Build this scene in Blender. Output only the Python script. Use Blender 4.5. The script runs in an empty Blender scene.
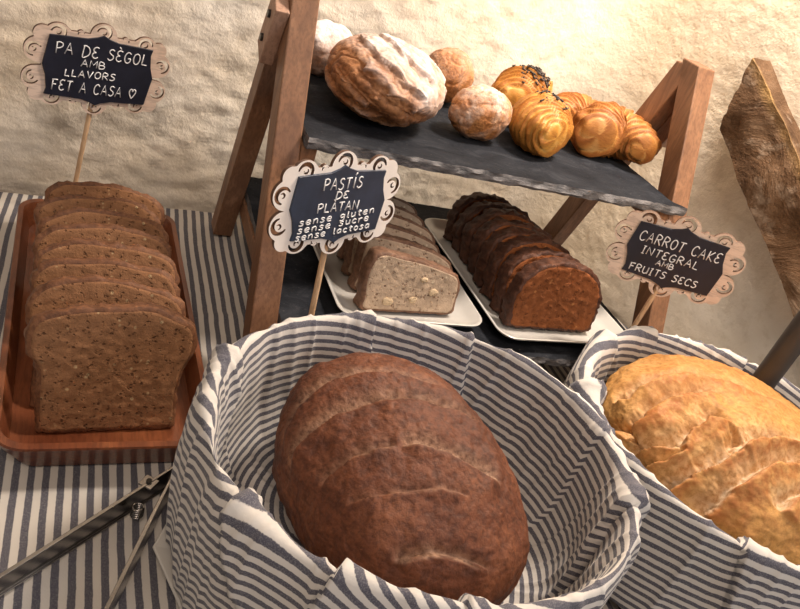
import bpy, math, random
import numpy as np
from math import sin, cos, pi, radians, sqrt, exp, atan2
from mathutils import Vector, Matrix, noise

C = bpy.context.scene.collection
SC = bpy.context.scene

# ------------------------------------------------------------------ camera, world, lights, exposure
cd = bpy.data.cameras.new('camera'); cam = bpy.data.objects.new('camera', cd); C.objects.link(cam)
cR = Vector((0.9087, -0.2851, 0.3048)); cU = Vector((-0.0875, 0.5841, 0.8070)); cD = Vector((0.4081, 0.7600, -0.5058))
cam.matrix_world = Matrix(((cR.x, cU.x, -cD.x, -0.1416), (cR.y, cU.y, -cD.y, -0.4512), (cR.z, cU.z, -cD.z, 0.4024), (0, 0, 0, 1)))
cd.sensor_fit = 'HORIZONTAL'; cd.sensor_width = 36.0; cd.lens = 734.6 / 800 * 36
cd.clip_start = 0.01
SC.camera = cam

w = bpy.data.worlds.new('world'); SC.world = w; w.use_nodes = True
bg = w.node_tree.nodes['Background']; bg.inputs[0].default_value = (1.0, 0.88, 0.78, 1); bg.inputs[1].default_value = 0.21

def area(name, loc, target, size, power, col, shape='DISK'):
    l = bpy.data.lights.new(name, 'AREA'); l.shape = shape; l.size = size; l.energy = power; l.color = col
    o = bpy.data.objects.new(name, l); C.objects.link(o); o.location = loc
    d = Vector(target) - Vector(loc); o.rotation_euler = d.to_track_quat('-Z', 'Y').to_euler()
    return o
area('ceiling_lamp_light', (0.415, 0.10, 0.82), (0.39, 0.20, 0.10), 0.14, 9.0, (1.0, 0.865, 0.75))
area('front_fill_light', (-0.35, -0.95, 1.35), (-0.05, 0.1, 0.05), 0.5, 7.8, (1.0, 0.81, 0.68))  # added warm fill for the ambient light from the camera side
area('window_light', (1.0, -1.5, 1.1), (0.1, 0.0, 0.1), 0.7, 7.0, (0.74, 0.84, 1.0))
sl = bpy.data.lights.new('right_wall_fill_spot', 'SPOT'); sl.energy = 14.0; sl.color = (1.0, 0.82, 0.64); sl.spot_size = radians(62); sl.spot_blend = 1.0; sl.shadow_soft_size = 0.07  # added spot that lifts the right wall, not a fitting of the room
so_ = bpy.data.objects.new('right_wall_fill_spot', sl); C.objects.link(so_); so_.location = (0.36, -0.50, 0.66)
so_.rotation_euler = (Vector((0.50, 0.16, 0.30)) - Vector(so_.location)).to_track_quat('-Z', 'Y').to_euler()
vs = SC.view_settings
vs.view_transform = 'Standard'; vs.look = 'None'; vs.exposure = 0.08; vs.gamma = 1.0; vs.use_curve_mapping = False

# ------------------------------------------------------------------ helpers
def tag(o, label=None, cat=None, group=None, kind=None):
    if label: o['label'] = label
    if cat: o['category'] = cat
    if group: o['group'] = group
    if kind: o['kind'] = kind
    return o

def empty(name, loc=(0, 0, 0), rz=0.0):
    o = bpy.data.objects.new(name, None); C.objects.link(o); o.location = loc; o.rotation_euler = (0, 0, rz)
    o.empty_display_size = 0.02
    return o

class MB:
    def __init__(s): s.v = []; s.f = []; s.mi = []
    def add(s, vs, fs, mi=0):
        b = len(s.v); s.v += [tuple(p) for p in vs]; s.f += [tuple(i + b for i in f) for f in fs]; s.mi += [mi] * len(fs)
    def box(s, a, b, M=None, mi=0):
        x0, y0, z0 = a; x1, y1, z1 = b
        vs = [Vector(p) for p in ((x0,y0,z0),(x1,y0,z0),(x1,y1,z0),(x0,y1,z0),(x0,y0,z1),(x1,y0,z1),(x1,y1,z1),(x0,y1,z1))]
        if M: vs = [M @ p for p in vs]
        s.add(vs, [(3,2,1,0),(4,5,6,7),(0,1,5,4),(1,2,6,5),(2,3,7,6),(3,0,4,7)], mi)
    def tube(s, pts, rad, n=8, mi=0, cap=True):
        pts = [Vector(p) for p in pts]; k = len(pts); rads = rad if isinstance(rad, (list, tuple)) else [rad] * k
        ref = None; vs = []
        for i, p in enumerate(pts):
            t = (pts[min(i + 1, k - 1)] - pts[max(i - 1, 0)]).normalized()
            if ref is None:
                ref = Vector((0, 0, 1)) if abs(t.z) < 0.9 else Vector((1, 0, 0))
            a = (ref - t * ref.dot(t)).normalized(); b = t.cross(a); ref = a
            for j in range(n):
                q = 2 * pi * j / n; vs.append(p + (a * cos(q) + b * sin(q)) * rads[i])
        fs = []
        for i in range(k - 1):
            for j in range(n):
                j2 = (j + 1) % n; fs.append((i*n+j, i*n+j2, (i+1)*n+j2, (i+1)*n+j))
        if cap: fs.append(tuple(range(n - 1, -1, -1))); fs.append(tuple((k-1)*n + j for j in range(n)))
        s.add(vs, fs, mi)
    def rings(s, rs, closed=True, cap0=False, cap1=False, mi=0):
        n = len(rs[0]); vs = [p for r in rs for p in r]; fs = []
        for i in range(len(rs) - 1):
            for j in range(n if closed else n - 1):
                j2 = (j + 1) % n; fs.append((i*n+j, i*n+j2, (i+1)*n+j2, (i+1)*n+j))
        if cap0: fs.append(tuple(range(n - 1, -1, -1)))
        if cap1: fs.append(tuple((len(rs)-1)*n + j for j in range(n)))
        s.add(vs, fs, mi)
    def build(s, name, mats, parent=None, smooth=True, bevel=0.0, attrs=None, sharp=None):
        me = bpy.data.meshes.new(name); me.from_pydata(s.v, [], s.f)
        mats = mats if isinstance(mats, (list, tuple)) else [mats]
        for m in mats: me.materials.append(m)
        me.polygons.foreach_set('material_index', s.mi)
        me.polygons.foreach_set('use_smooth', [smooth] * len(s.f))
        if attrs:
            for k, vals in attrs.items():
                a = me.attributes.new(k, 'FLOAT', 'POINT'); a.data.foreach_set('value', [float(q) for q in vals])
        me.update(); me.validate()
        if sharp is not None: me.set_sharp_from_angle(angle=radians(sharp))
        o = bpy.data.objects.new(name, me); C.objects.link(o)
        if parent: o.parent = parent
        if bevel:
            b = o.modifiers.new('bevel', 'BEVEL'); b.width = bevel; b.segments = 2; b.limit_method = 'ANGLE'; b.angle_limit = radians(40)
        return o

def fbm(p, o=4, H=1.0): return noise.fractal(Vector(p), H, 2.0, o)   # ~ -1..1
def nz(p): return noise.noise(Vector(p))
def sstep(a, b, x):
    t = min(1, max(0, (x - a) / (b - a))); return t * t * (3 - 2 * t)

# ------------------------------------------------------------------ materials
class NT:
    def __init__(s, name):
        s.m = bpy.data.materials.new(name); s.m.use_nodes = True; s.t = s.m.node_tree
        s.b = s.t.nodes['Principled BSDF']; s.out = s.t.nodes['Material Output']
    def n(s, typ, **kw):
        nd = s.t.nodes.new(typ)
        for k, v in kw.items(): setattr(nd, k, v)
        return nd
    def l(s, a, b): s.t.links.new(a, b)
    def coord(s, kind='Object', scale=(1,1,1), rot=(0,0,0)):
        c = s.n('ShaderNodeTexCoord'); mp = s.n('ShaderNodeMapping'); mp.inputs['Scale'].default_value = scale; mp.inputs['Rotation'].default_value = rot
        s.l(c.outputs[kind], mp.inputs[0]); return mp.outputs[0]
    def noise(s, vec, scale, detail=4, rough=0.55, dist=0.0):
        x = s.n('ShaderNodeTexNoise'); x.inputs['Scale'].default_value = scale; x.inputs['Detail'].default_value = detail
        x.inputs['Roughness'].default_value = rough; x.inputs['Distortion'].default_value = dist; s.l(vec, x.inputs['Vector']); return x.outputs[0]
    def voro(s, vec, scale, feat='F1', out=0):
        x = s.n('ShaderNodeTexVoronoi'); x.feature = feat; x.inputs['Scale'].default_value = scale; s.l(vec, x.inputs['Vector']); return x.outputs[out]
    def ramp(s, fac, stops, interp='LINEAR'):
        r = s.n('ShaderNodeValToRGB'); cr = r.color_ramp; cr.interpolation = interp
        while len(cr.elements) < len(stops): cr.elements.new(0.5)
        for e, (p, c) in zip(cr.elements, stops):
            e.position = p; c = (c, c, c) if not isinstance(c, tuple) else c; e.color = (*c[:3], 1)
        s.l(fac, r.inputs[0]); return r.outputs[0]
    def mix(s, fac, a, b, mode='MIX'):
        x = s.n('ShaderNodeMix', data_type='RGBA', blend_type=mode)
        for v, i in ((fac, 0), (a, 6), (b, 7)):
            if isinstance(v, (int, float)): x.inputs[i].default_value = v
            elif isinstance(v, tuple): x.inputs[i].default_value = (*v[:3], 1)
            else: s.l(v, x.inputs[i])
        return x.outputs[2]
    def math(s, op, a, b=0.0, c=0.0, clamp=False):
        x = s.n('ShaderNodeMath', operation=op, use_clamp=clamp)
        for i, v in enumerate((a, b, c)):
            if isinstance(v, (int, float)): x.inputs[i].default_value = v
            else: s.l(v, x.inputs[i])
        return x.outputs[0]
    def attr(s, name):
        a = s.n('ShaderNodeAttribute'); a.attribute_name = name; return a.outputs['Fac']
    def bump(s, h, strength=0.3, dist=0.002, prev=None):
        b = s.n('ShaderNodeBump'); b.inputs['Strength'].default_value = strength; b.inputs['Distance'].default_value = dist
        s.l(h, b.inputs['Height'])
        if prev is not None: s.l(prev, b.inputs['Normal'])
        return b.outputs[0]
    def done(s, col, rough=0.7, nrm=None, metal=0.0, spec=0.5, coat=0.0, sheen=0.0, sss=0.0):
        for v, k in ((col, 'Base Color'), (rough, 'Roughness'), (metal, 'Metallic')):
            if isinstance(v, (int, float)): s.b.inputs[k].default_value = v
            elif isinstance(v, tuple): s.b.inputs[k].default_value = (*v[:3], 1)
            else: s.l(v, s.b.inputs[k])
        s.b.inputs['Specular IOR Level'].default_value = spec
        s.b.inputs['Coat Weight'].default_value = coat
        s.b.inputs['Sheen Weight'].default_value = sheen
        if nrm is not None: s.l(nrm, s.b.inputs['Normal'])
        return s.m

def m_plaster():
    t = NT('lime_plaster'); v = t.coord()
    a = t.noise(v, 3.0, 5, 0.6); b = t.noise(v, 62, 6, 0.65); c = t.noise(v, 210, 4, 0.65)
    col = t.ramp(a, [(0.3, (0.64, 0.54, 0.40)), (0.52, (0.73, 0.65, 0.53)), (0.72, (0.80, 0.76, 0.68))])
    col = t.mix(t.ramp(b, [(0.36, 0.22), (0.5, 0.0)]), col, (0.42, 0.34, 0.22))
    n1 = t.bump(b, 0.5, 0.004); n2 = t.bump(c, 0.55, 0.0016, n1)
    return t.done(col, 0.9, n2, spec=0.2)

def m_wood(name, c0, c1, c2, axis_scale, rough=0.5, coat=0.0, ring=22, bumpd=0.0006):
    t = NT(name); v = t.coord('Object', axis_scale)
    a = t.noise(v, ring, 6, 0.6, 0.6); b = t.noise(v, ring * 7, 3, 0.6); c = t.noise(t.coord(), 9, 3, 0.5)
    col = t.ramp(a, [(0.3, c0), (0.5, c1), (0.72, c2)])
    col = t.mix(t.ramp(b, [(0.42, 0.45), (0.52, 0.0)]), col, tuple(0.45 * q for q in c0))
    col = t.mix(0.35, col, t.ramp(c, [(0.35, c0), (0.65, c2)]))
    return t.done(col, rough, t.bump(b, 0.25, bumpd), spec=0.4, coat=coat)

def m_stripes(name, period=0.009, coordname='stripe', light=(0.58, 0.54, 0.48), dark=(0.075, 0.073, 0.092)):
    t = NT(name); u = t.attr(coordname); v = t.coord()
    wob = t.noise(v, 60, 3, 0.5); fine = t.noise(v, 900, 2, 0.5)
    uu = t.math('ADD', u, t.math('MULTIPLY', t.math('SUBTRACT', wob, 0.5), 0.0012))
    uu = t.math('ADD', uu, t.math('MULTIPLY', t.math('SUBTRACT', fine, 0.5), 0.0007))
    fr = t.math('FRACT', t.math('DIVIDE', uu, period))
    tri = t.math('ABSOLUTE', t.math('SUBTRACT', fr, 0.5))          # 0 middle of dark band .. 0.5
    msk = t.ramp(tri, [(0.22, 1.0), (0.265, 0.0)])
    lcol = t.mix(t.ramp(t.noise(v, 14, 3), [(0.35, 0.0), (0.7, 0.6)]), light, tuple(0.86 * q for q in light))
    flec = t.ramp(t.noise(v, 1400, 2, 0.7), [(0.45, 0.0), (0.75, 0.55)])
    dcol = t.mix(flec, dark, tuple(0.45 * a + 0.55 * b for a, b in zip(light, dark)))
    col = t.mix(msk, lcol, dcol)
    # weave and crease relief
    n1 = t.bump(t.noise(v, 1100, 2, 0.6), 0.25, 0.0004); n2 = t.bump(t.noise(v, 75, 4, 0.55, 0.4), 0.25, 0.003, n1)
    return t.done(col, 0.85, n2, spec=0.25, sheen=0.15)

def m_crumb(name, base, hole, speck, scale=1.0, holes=0.6):
    t = NT(name); v = t.coord()
    a = t.noise(v, 60 * scale, 4, 0.6)
    col = t.ramp(a, [(0.3, tuple(0.78 * q for q in base)), (0.7, tuple(min(1, 1.15 * q) for q in base))])
    d = t.noise(v, 330 * scale, 4, 0.7)
    vo = t.voro(t.coord('Object', (1, 1, 1)), 420 * scale)
    hm = t.math('MULTIPLY', t.ramp(t.noise(v, 190 * scale, 3, 0.65), [(0.52, 0.0), (0.60, 1.0)]), t.ramp(vo, [(0.25, 1.0), (0.55, 0.0)]))
    col = t.mix(t.math('MULTIPLY', hm, holes), col, hole)
    sp = t.math('MULTIPLY', t.ramp(t.voro(v, 150 * scale), [(0.13, 1.0), (0.22, 0.0)]), t.ramp(t.noise(v, 40 * scale, 2), [(0.5, 0.0), (0.56, 1.0)]))
    col = t.mix(t.math('MULTIPLY', sp, 0.75), col, speck)
    h = t.math('SUBTRACT', d, hm)
    return t.done(col, 0.9, t.bump(h, 0.7, 0.0016), spec=0.2)

def m_crust(name, c0, c1, c2, flour=None, fl_amt=0.0, scale=1.0, mask='pale', maskcol=(0.6, 0.45, 0.3), bumpd=0.0012, rough=0.62):
    t = NT(name); v = t.coord()
    a = t.noise(v, 32 * scale, 5, 0.65); b = t.noise(v, 260 * scale, 4, 0.7)
    col = t.ramp(a, [(0.28, c0), (0.5, c1), (0.74, c2)])
    col = t.mix(t.ramp(b, [(0.38, 0.5), (0.56, 0.0)]), col, tuple(0.55 * q for q in c0))
    pm = t.attr(mask)
    pn = t.math('MULTIPLY', pm, t.ramp(b, [(0.36, 0.25), (0.58, 1.0)]))
    col = t.mix(pn, col, maskcol)
    if flour:
        fm = t.attr('flour')
        fn = t.math('MULTIPLY', fm, t.ramp(t.noise(v, 120 * scale, 5, 0.72), [(0.5 - fl_amt * 0.4, 0.0), (0.62, 1.0)]), clamp=True)
        col = t.mix(fn, col, flour)
    n1 = t.bump(b, 0.6, bumpd); n2 = t.bump(a, 0.3, 0.004, n1)
    return t.done(col, rough, n2, spec=0.35)

def m_slate():
    t = NT('slate'); v = t.coord('Object', (1, 1.6, 1)); a = t.noise(v, 26, 6, 0.7, 0.5); b = t.noise(v, 320, 3, 0.7)
    col = t.ramp(a, [(0.3, (0.008, 0.009, 0.012)), (0.55, (0.018, 0.020, 0.025)), (0.75, (0.045, 0.048, 0.056))])
    col = t.mix(t.ramp(b, [(0.66, 0.0), (0.74, 0.5)]), col, (0.3, 0.27, 0.24))
    return t.done(col, 0.85, t.bump(a, 0.7, 0.003), spec=0.12)
def m_slate_edge():
    t = NT('slate_broken_edge'); v = t.coord('Object', (1, 1, 4)); a = t.noise(v, 70, 5, 0.7)
    col = t.ramp(a, [(0.35, (0.05, 0.05, 0.055)), (0.65, (0.20, 0.19, 0.19))])
    return t.done(col, 0.7, t.bump(a, 0.8, 0.003))
def m_simple(name, col, rough=0.5, metal=0.0, spec=0.5, nscale=0, bd=0.0005, var=0.1):
    t = NT(name); v = t.coord(); a = t.noise(v, nscale or 60, 4, 0.6)
    c = t.ramp(a, [(0.35, tuple(q * (1 - var) for q in col)), (0.65, tuple(min(1, q * (1 + var)) for q in col))])
    return t.done(c, rough, t.bump(a, 0.15, bd), metal, spec)

PLASTER = m_plaster()
LEGW = m_wood('oiled_hardwood', (0.12, 0.055, 0.030), (0.22, 0.105, 0.053), (0.34, 0.178, 0.096), (3, 3, 0.35), 0.5)
TRAYW = m_wood('red_brown_tray_wood', (0.085, 0.022, 0.010), (0.175, 0.050, 0.020), (0.27, 0.092, 0.036), (3, 0.35, 3), 0.32, 0.25)
SIGNW = m_wood('pale_plywood', (0.60, 0.44, 0.34), (0.72, 0.56, 0.45), (0.78, 0.64, 0.53), (0.6, 3, 3), 0.6)
SIGNWHITE = m_simple('white_painted_plywood', (0.86, 0.80, 0.74), 0.5, var=0.04)
BURN = m_simple('laser_burnt_edge', (0.10, 0.050, 0.028), 0.8)
HINGEW = m_wood('pale_hinge_wood', (0.30, 0.16, 0.10), (0.42, 0.25, 0.17), (0.50, 0.32, 0.23), (3, 3, 1), 0.6)
STICKW = m_wood('light_stick_wood', (0.42, 0.24, 0.12), (0.58, 0.36, 0.20), (0.66, 0.45, 0.27), (4, 4, 0.5), 0.6)
BOARD = m_simple('blackboard_navy', (0.012, 0.014, 0.026), 0.45, var=0.2)
BOARD2 = m_simple('blackboard_blue', (0.022, 0.034, 0.062), 0.42, var=0.2)
CHALK = m_simple('white_chalk_marker', (0.80, 0.80, 0.80), 0.7, nscale=900, var=0.12)
CLOTH = m_stripes('striped_table_linen')
LINER = m_stripes('striped_liner_linen', 0.0066, light=(0.64, 0.605, 0.555), dark=(0.080, 0.079, 0.103))
SLATE = m_slate(); SLEDGE = m_slate_edge()
CERAMIC = m_simple('white_glazed_ceramic', (0.52, 0.50, 0.46), 0.18, var=0.03)
STEEL = m_simple('brushed_steel', (0.30, 0.285, 0.275), 0.25, 1.0, nscale=200, bd=0.0001, var=0.08)
BOLT = m_simple('dark_bolt', (0.05, 0.045, 0.04), 0.4, 0.8)
GREYP = m_simple('dark_grey_plastic', (0.042, 0.041, 0.042), 0.5)
WICKER = m_wood('basket_cane', (0.25, 0.14, 0.06), (0.42, 0.26, 0.12), (0.52, 0.35, 0.18), (1, 1, 5), 0.6)
# ------------------------------------------------------------------ setting: floor, walls
def slab(name, a, b, mat, kind=None, parent=None, bevel=0.0):
    m = MB(); m.box(a, b); o = m.build(name, mat, parent, smooth=False, bevel=bevel)
    if kind: o['kind'] = kind
    return o
slab('floor', (-1.6, -1.7, -0.80), (1.6, 0.7, -0.745), m_simple('stone_floor', (0.30, 0.22, 0.16), 0.6), 'structure')

WY = lambda x: 0.3115 + 0.079 * x                       # back wall line
CRN = Vector((0.436, 0.346)); DL = Vector((-1, -0.079)).normalized(); DR = Vector((0.16, -0.51)).normalized()
def wall_path():
    r = 0.055; pts = []
    p0 = CRN + DL * r; p2 = CRN + DR * r
    for i in range(0, 230):                              # left run
        t = i / 229; pts.append(CRN + DL * (1.5 * (1 - t) ** 1.35 + r * 1.0))
    for i in range(1, 14):
        t = i / 14; pts.append(p0 * (1 - t) ** 2 + CRN * 2 * t * (1 - t) + p2 * t * t)
    for i in range(0, 200):
        t = i / 199; pts.append(CRN + DR * (r + 1.25 * t ** 1.25))
    return pts, 229 + 7
def make_walls():
    pts, split = wall_path()
    zs = [-0.745, -0.5, -0.3, -0.15] + [-0.06 + 0.0042 * i for i in range(135)] + [0.54, 0.62, 0.75, 0.95, 1.25]
    n = len(pts)
    T = [(pts[min(i+1, n-1)] - pts[max(i-1, 0)]).normalized() for i in range(n)]
    N = [Vector((t.y, -t.x)) for t in T]                 # into the room
    P = []
    for z in zs:
        row = []
        for i, p in enumerate(pts):
            q = (p.x, p.y, z)
            am = 1.0 - 0.6 * sstep(0.05, 0.42, p.x)
            d = 0.006 * fbm([c * 5 for c in q], 2) + am * (0.0009 * fbm([c * 24 for c in q], 3) + 0.0022 * fbm([c * 85 for c in q], 3))
            lump = nz([c * 40 + 5 for c in q]); d += am * 0.005 * max(0, lump - 0.25)
            d = min(d, 0.006) - 0.007
            row.append((p.x + N[i].x * d, p.y + N[i].y * d, z))
        P.append(row)
    m = MB(); m.rings(P, closed=False)
    o = m.build('wall_back', PLASTER); o['kind'] = 'structure'
    # outer face of the wall
    m2 = MB(); m2.rings([[(p.x - N[i].x * 0.12, p.y - N[i].y * 0.12, z) for i, p in enumerate(pts)] for z in (zs[0], zs[-1])], closed=False)
    k = m2.build('outer_face', PLASTER, o)
make_walls()

# rough old beam running down along the right wall
def make_beam():
    t = NT('weathered_timber'); v = t.coord('Object', (1.0, 1, 1), (0.58, 0, 0.3))
    a = t.noise(v, 14, 6, 0.7, 0.8); b = t.noise(v, 120, 5, 0.7); c = t.noise(v, 40, 4, 0.6)
    col = t.ramp(a, [(0.3, (0.045, 0.022, 0.010)), (0.5, (0.11, 0.060, 0.030)), (0.72, (0.19, 0.12, 0.072))])
    col = t.mix(t.ramp(c, [(0.56, 0.0), (0.7, 0.6)]), col, (0.34, 0.26, 0.19))
    col = t.mix(t.attr('lit_edge'), col, (0.42, 0.26, 0.10))  # light on the upper edge, painted in as an ochre streak
    mat = t.done(col, 0.85, t.bump(b, 0.8, 0.003, t.bump(a, 0.8, 0.012)), spec=0.2)
    up = Vector((0.4631, 0.1581, 0.3371)); lo = Vector((0.4652, 0.1515, 0.2608))
    nrm = Vector((0.51, 0.16, 0)).normalized()           # into the wall
    ax = Vector((0.0529, -0.1693, -0.1215)).normalized()
    m = MB(); lit_edge = []; rs = []
    L = 0.75; n = 120; sec = []
    for k in range(12): sec.append((0, k / 12))         # front face lo -> up
    for k in range(8): sec.append((k / 8, 1))           # top face towards the wall
    for k in range(12): sec.append((1, 1 - k / 12))
    for k in range(8): sec.append((1 - k / 8, 0))
    for i in range(n + 1):
        s = L * i / n; ring = []
        for (dd, h) in sec:
            p = lo + (up - lo) * h + ax * s + nrm * (dd * 0.062 - 0.0)
            # the end is cut on the slant
            if i == 0: p = p + ax * (0.004 * fbm((p.x * 60, p.y * 60, p.z * 60), 3))
            q = Vector(p) * 22
            p = p + nrm * (0.006 * fbm(q, 4)) + (up - lo).normalized() * (0.003 * fbm(q + Vector((7, 1, 3)), 4))
            if dd == 0 and h > 0.9: p = p + nrm * 0.003
            ring.append(p); lit_edge.append(max(0, 1 - (abs(h - 1) * 6 + dd * 9)) * (0.35 + 0.9 * max(0, fbm(Vector(p) * 30, 3))))
        rs.append(ring)
    m.rings(rs, cap0=True, cap1=True)
    o = m.build('wooden_beam', mat, attrs={'lit_edge': lit_edge}, sharp=50)
    tag(o, 'rough dark brown weathered timber beam slanting down the plaster wall at right', 'beam')
make_beam()

# ------------------------------------------------------------------ table and tablecloth
XR = lambda y: 0.436 + 0.3137 * (0.346 - y) - 0.012
def make_table():
    t = empty('table', (0, -0.2, -0.74)); tag(t, 'table under the striped linen cloth, carrying the whole bread display', 'table')
    m = MB(); ys = (-0.72, WY(0) - 0.03)
    vs = []
    for z in (-0.034, -0.0045):
        vs += [(-1.1, -0.72, z), (XR(-0.72) - 0.01, -0.72, z), (XR(0.33) - 0.01, WY(0.42) - 0.02, z), (-1.1, WY(-1.1) - 0.012, z)]
    vs = [(x, y + 0.2, z + 0.74) for x, y, z in vs]
    m.add(vs, [(3,2,1,0),(4,5,6,7),(0,1,5,4),(1,2,6,5),(2,3,7,6),(3,0,4,7)])
    m.build('tabletop', LEGW, t, smooth=False)
    for x, y in ((-1.04, -0.66), (0.6, -0.66), (-1.04, 0.17), (0.36, 0.28)):
        m = MB(); m.box((x - 0.03, y + 0.2 - 0.03, -0.003), (x + 0.03, y + 0.2 + 0.03, 0.706)); m.build('leg', LEGW, t, smooth=False)
make_table()
def make_cloth():
    m = MB(); st = []; nx, ny = 300, 210; rs = []
    for j in range(ny + 1):
        row = []
        for i in range(nx + 1):
            u = i / nx; v = j / ny
            y0 = -0.735 + (WY(-0.2) - 0.008 + 0.735) * v
            x = -1.09 + (XR(y0) - 0.004 + 1.09) * u
            y = y0 + 0.079 * (x + 0.2) * v
            z = 0.0006 * fbm((x * 9, y * 5, 2), 3) + 0.0007 * max(0, fbm((x * 16 + 3, y * 7, 5), 2))
            z += 0.0022 * exp(-((y - 0.105 - 0.06 * x) / 0.006) ** 2) * sstep(-0.06, -0.02, x)
            z = min(z, 0.0028)
            if v == 0: z = -0.11
            row.append((x, y, z)); st.append(x * 1.0 + 0.012 * sin(y * 3 + 0.5) + 0.0025 * fbm((x * 3, y * 6, 9), 2) - 0.03 * y)
        rs.append(row)
    m.rings(rs, closed=False)
    o = m.build('tablecloth', CLOTH, attrs={'stripe': st})
    tag(o, 'blue and cream striped linen cloth spread flat over the table', 'tablecloth')
make_cloth()

# ------------------------------------------------------------------ wooden display rack with two slate shelves
def leg_prism(p0, p1, wx, dy, n=10):
    m = MB(); rs = []
    for i in range(n + 1):
        t = i / n; c = Vector(p0).lerp(Vector(p1), t)
        rs.append([(c.x - wx/2, c.y - dy/2, c.z), (c.x + wx/2, c.y - dy/2, c.z), (c.x + wx/2, c.y + dy/2, c.z), (c.x - wx/2, c.y + dy/2, c.z)])
    m.rings(rs, cap0=True, cap1=True); return m
def slate_mesh(x0, x1, y0, y1, zt, th, seed, cornerR=None):
    rnd = random.Random(seed); nx, ny = 110, 44
    m = MB(); top = []; bot = []
    def P(u, v, z, edge):
        x = x0 + (x1 - x0) * u; y = y0 + (y1 - y0) * v
        if cornerR and v < 0.3: x += cornerR * u * sstep(0.9, 1, u) * (1 - sstep(0.0, 0.06, v))
        if edge:
            j = 0.0022 * fbm((x * 70, y * 70, z * 300 + seed), 4)
            if v in (0, 1): y += j * 1.2
            if u in (0, 1): x += j * 0.6
        z += 0.0009 * fbm((x * 30, y * 30, seed), 4) * (1 if z == zt else 0.3)
        return (x, y, z)
    rows = []
    for j in range(ny + 1): rows.append([P(i / nx, j / ny, zt, i in (0, nx) or j in (0, ny)) for i in range(nx + 1)])
    m.rings(rows, closed=False)
    per = [(i / nx, 0.0) for i in range(nx)] + [(1.0, j / ny) for j in range(ny)] + [(1 - i / nx, 1.0) for i in range(nx)] + [(0.0, 1 - j / ny) for j in range(ny)]
    lv = [zt, zt - th * 0.3, zt - th * 0.65, zt - th]; rr = []
    for k, z in enumerate(lv):
        ring = []
        for (u, v) in per:
            p = P(u, v, z, True) if k else P(u, v, zt, True)
            if k:
                out = (0.0022 if k == 1 else 0.003 if k == 2 else 0.001) * (0.5 + nz((p[0] * 90, p[1] * 90, k * 3)))
                p = (p[0] + (out if u == 1 else -out if u == 0 else 0) * 0.3, p[1] + (out if v == 1 else -out if v == 0 else 0), p[2])
            ring.append(p)
        rr.append(ring)
    m.rings(rr[::-1], mi=1)
    m.add(rr[-1], [tuple(range(len(per)))], 1)
    return m
def make_rack():
    W = 0.40; B = 0.262; Ba = 0.1522; Ha = 0.3174
    t = empty('display_rack', (0.2, 0.13, 0)); tag(t, 'A-frame display rack of reddish brown wood with two slate shelves, against the plaster wall', 'display rack')
    off = Vector((-0.2, -0.13, 0))
    def put(m, name, mats, parent=t, **k):
        m.v = [tuple(Vector(p) + off) for p in m.v]; return m.build(name, mats, parent, **k)
    for x in (0.0, W):
        put(leg_prism((x, 0, 0.003), (x, Ba, Ha), 0.0215, 0.027), 'front_leg', LEGW, smooth=False, bevel=0.0012)
        bx = x + (0.001 if x == 0 else -0.001)
        k = (Ha - 0.005) / Ha
        put(leg_prism((bx, B, 0.003), (bx, B + (Ba + 0.005 - B) * k, Ha - 0.005), 0.0195, 0.026), 'rear_leg', LEGW, smooth=False, bevel=0.0012)
        sgn = -1 if x == 0 else 1
        m = MB(); M = Matrix.Translation((x + sgn * 0.0165, Ba - 0.014 + (0.022 if x else 0), 0.256)) @ Matrix.Rotation(radians(24), 4, 'X')
        m.box((-0.0055, -0.012, -0.026), (0.0055, 0.014, 0.026), M)
        hb = put(m, 'hinge_block', HINGEW, smooth=False, bevel=0.001)
        for dz in (-0.011, 0.012):
            m = MB(); m.tube([M @ Vector((sgn * 0.0052, 0.001, dz)), M @ Vector((sgn * 0.0075, 0.001, dz))], 0.0032, 12)
            put(m, 'bolt', BOLT, hb, sharp=40)
        si = 1 if x == 0 else -1
        for z0, nm in ((0.0485, 'lower_rail'), (0.1815, 'upper_rail')):
            yf = Ba * z0 / Ha - 0.012; yb = B + (Ba - B) * z0 / Ha + 0.014
            m = MB(); xa = x + si * 0.0110; xb = x + si * 0.024
            m.box((min(xa, xb), yf, z0 - 0.009), (max(xa, xb), yb, z0 + 0.0085)); put(m, 'shelf_rail', LEGW, smooth=False, bevel=0.001)
    put(slate_mesh(0.0135, 0.3865, 0.070, 0.268, 0.2, 0.009, 3, 0.013), 'slate_shelf', [SLATE, SLEDGE], sharp=45)
    put(slate_mesh(0.0135, 0.3865, -0.010, 0.272, 0.066, 0.008, 8), 'slate_shelf', [SLATE, SLEDGE], sharp=45)
make_rack()

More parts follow.
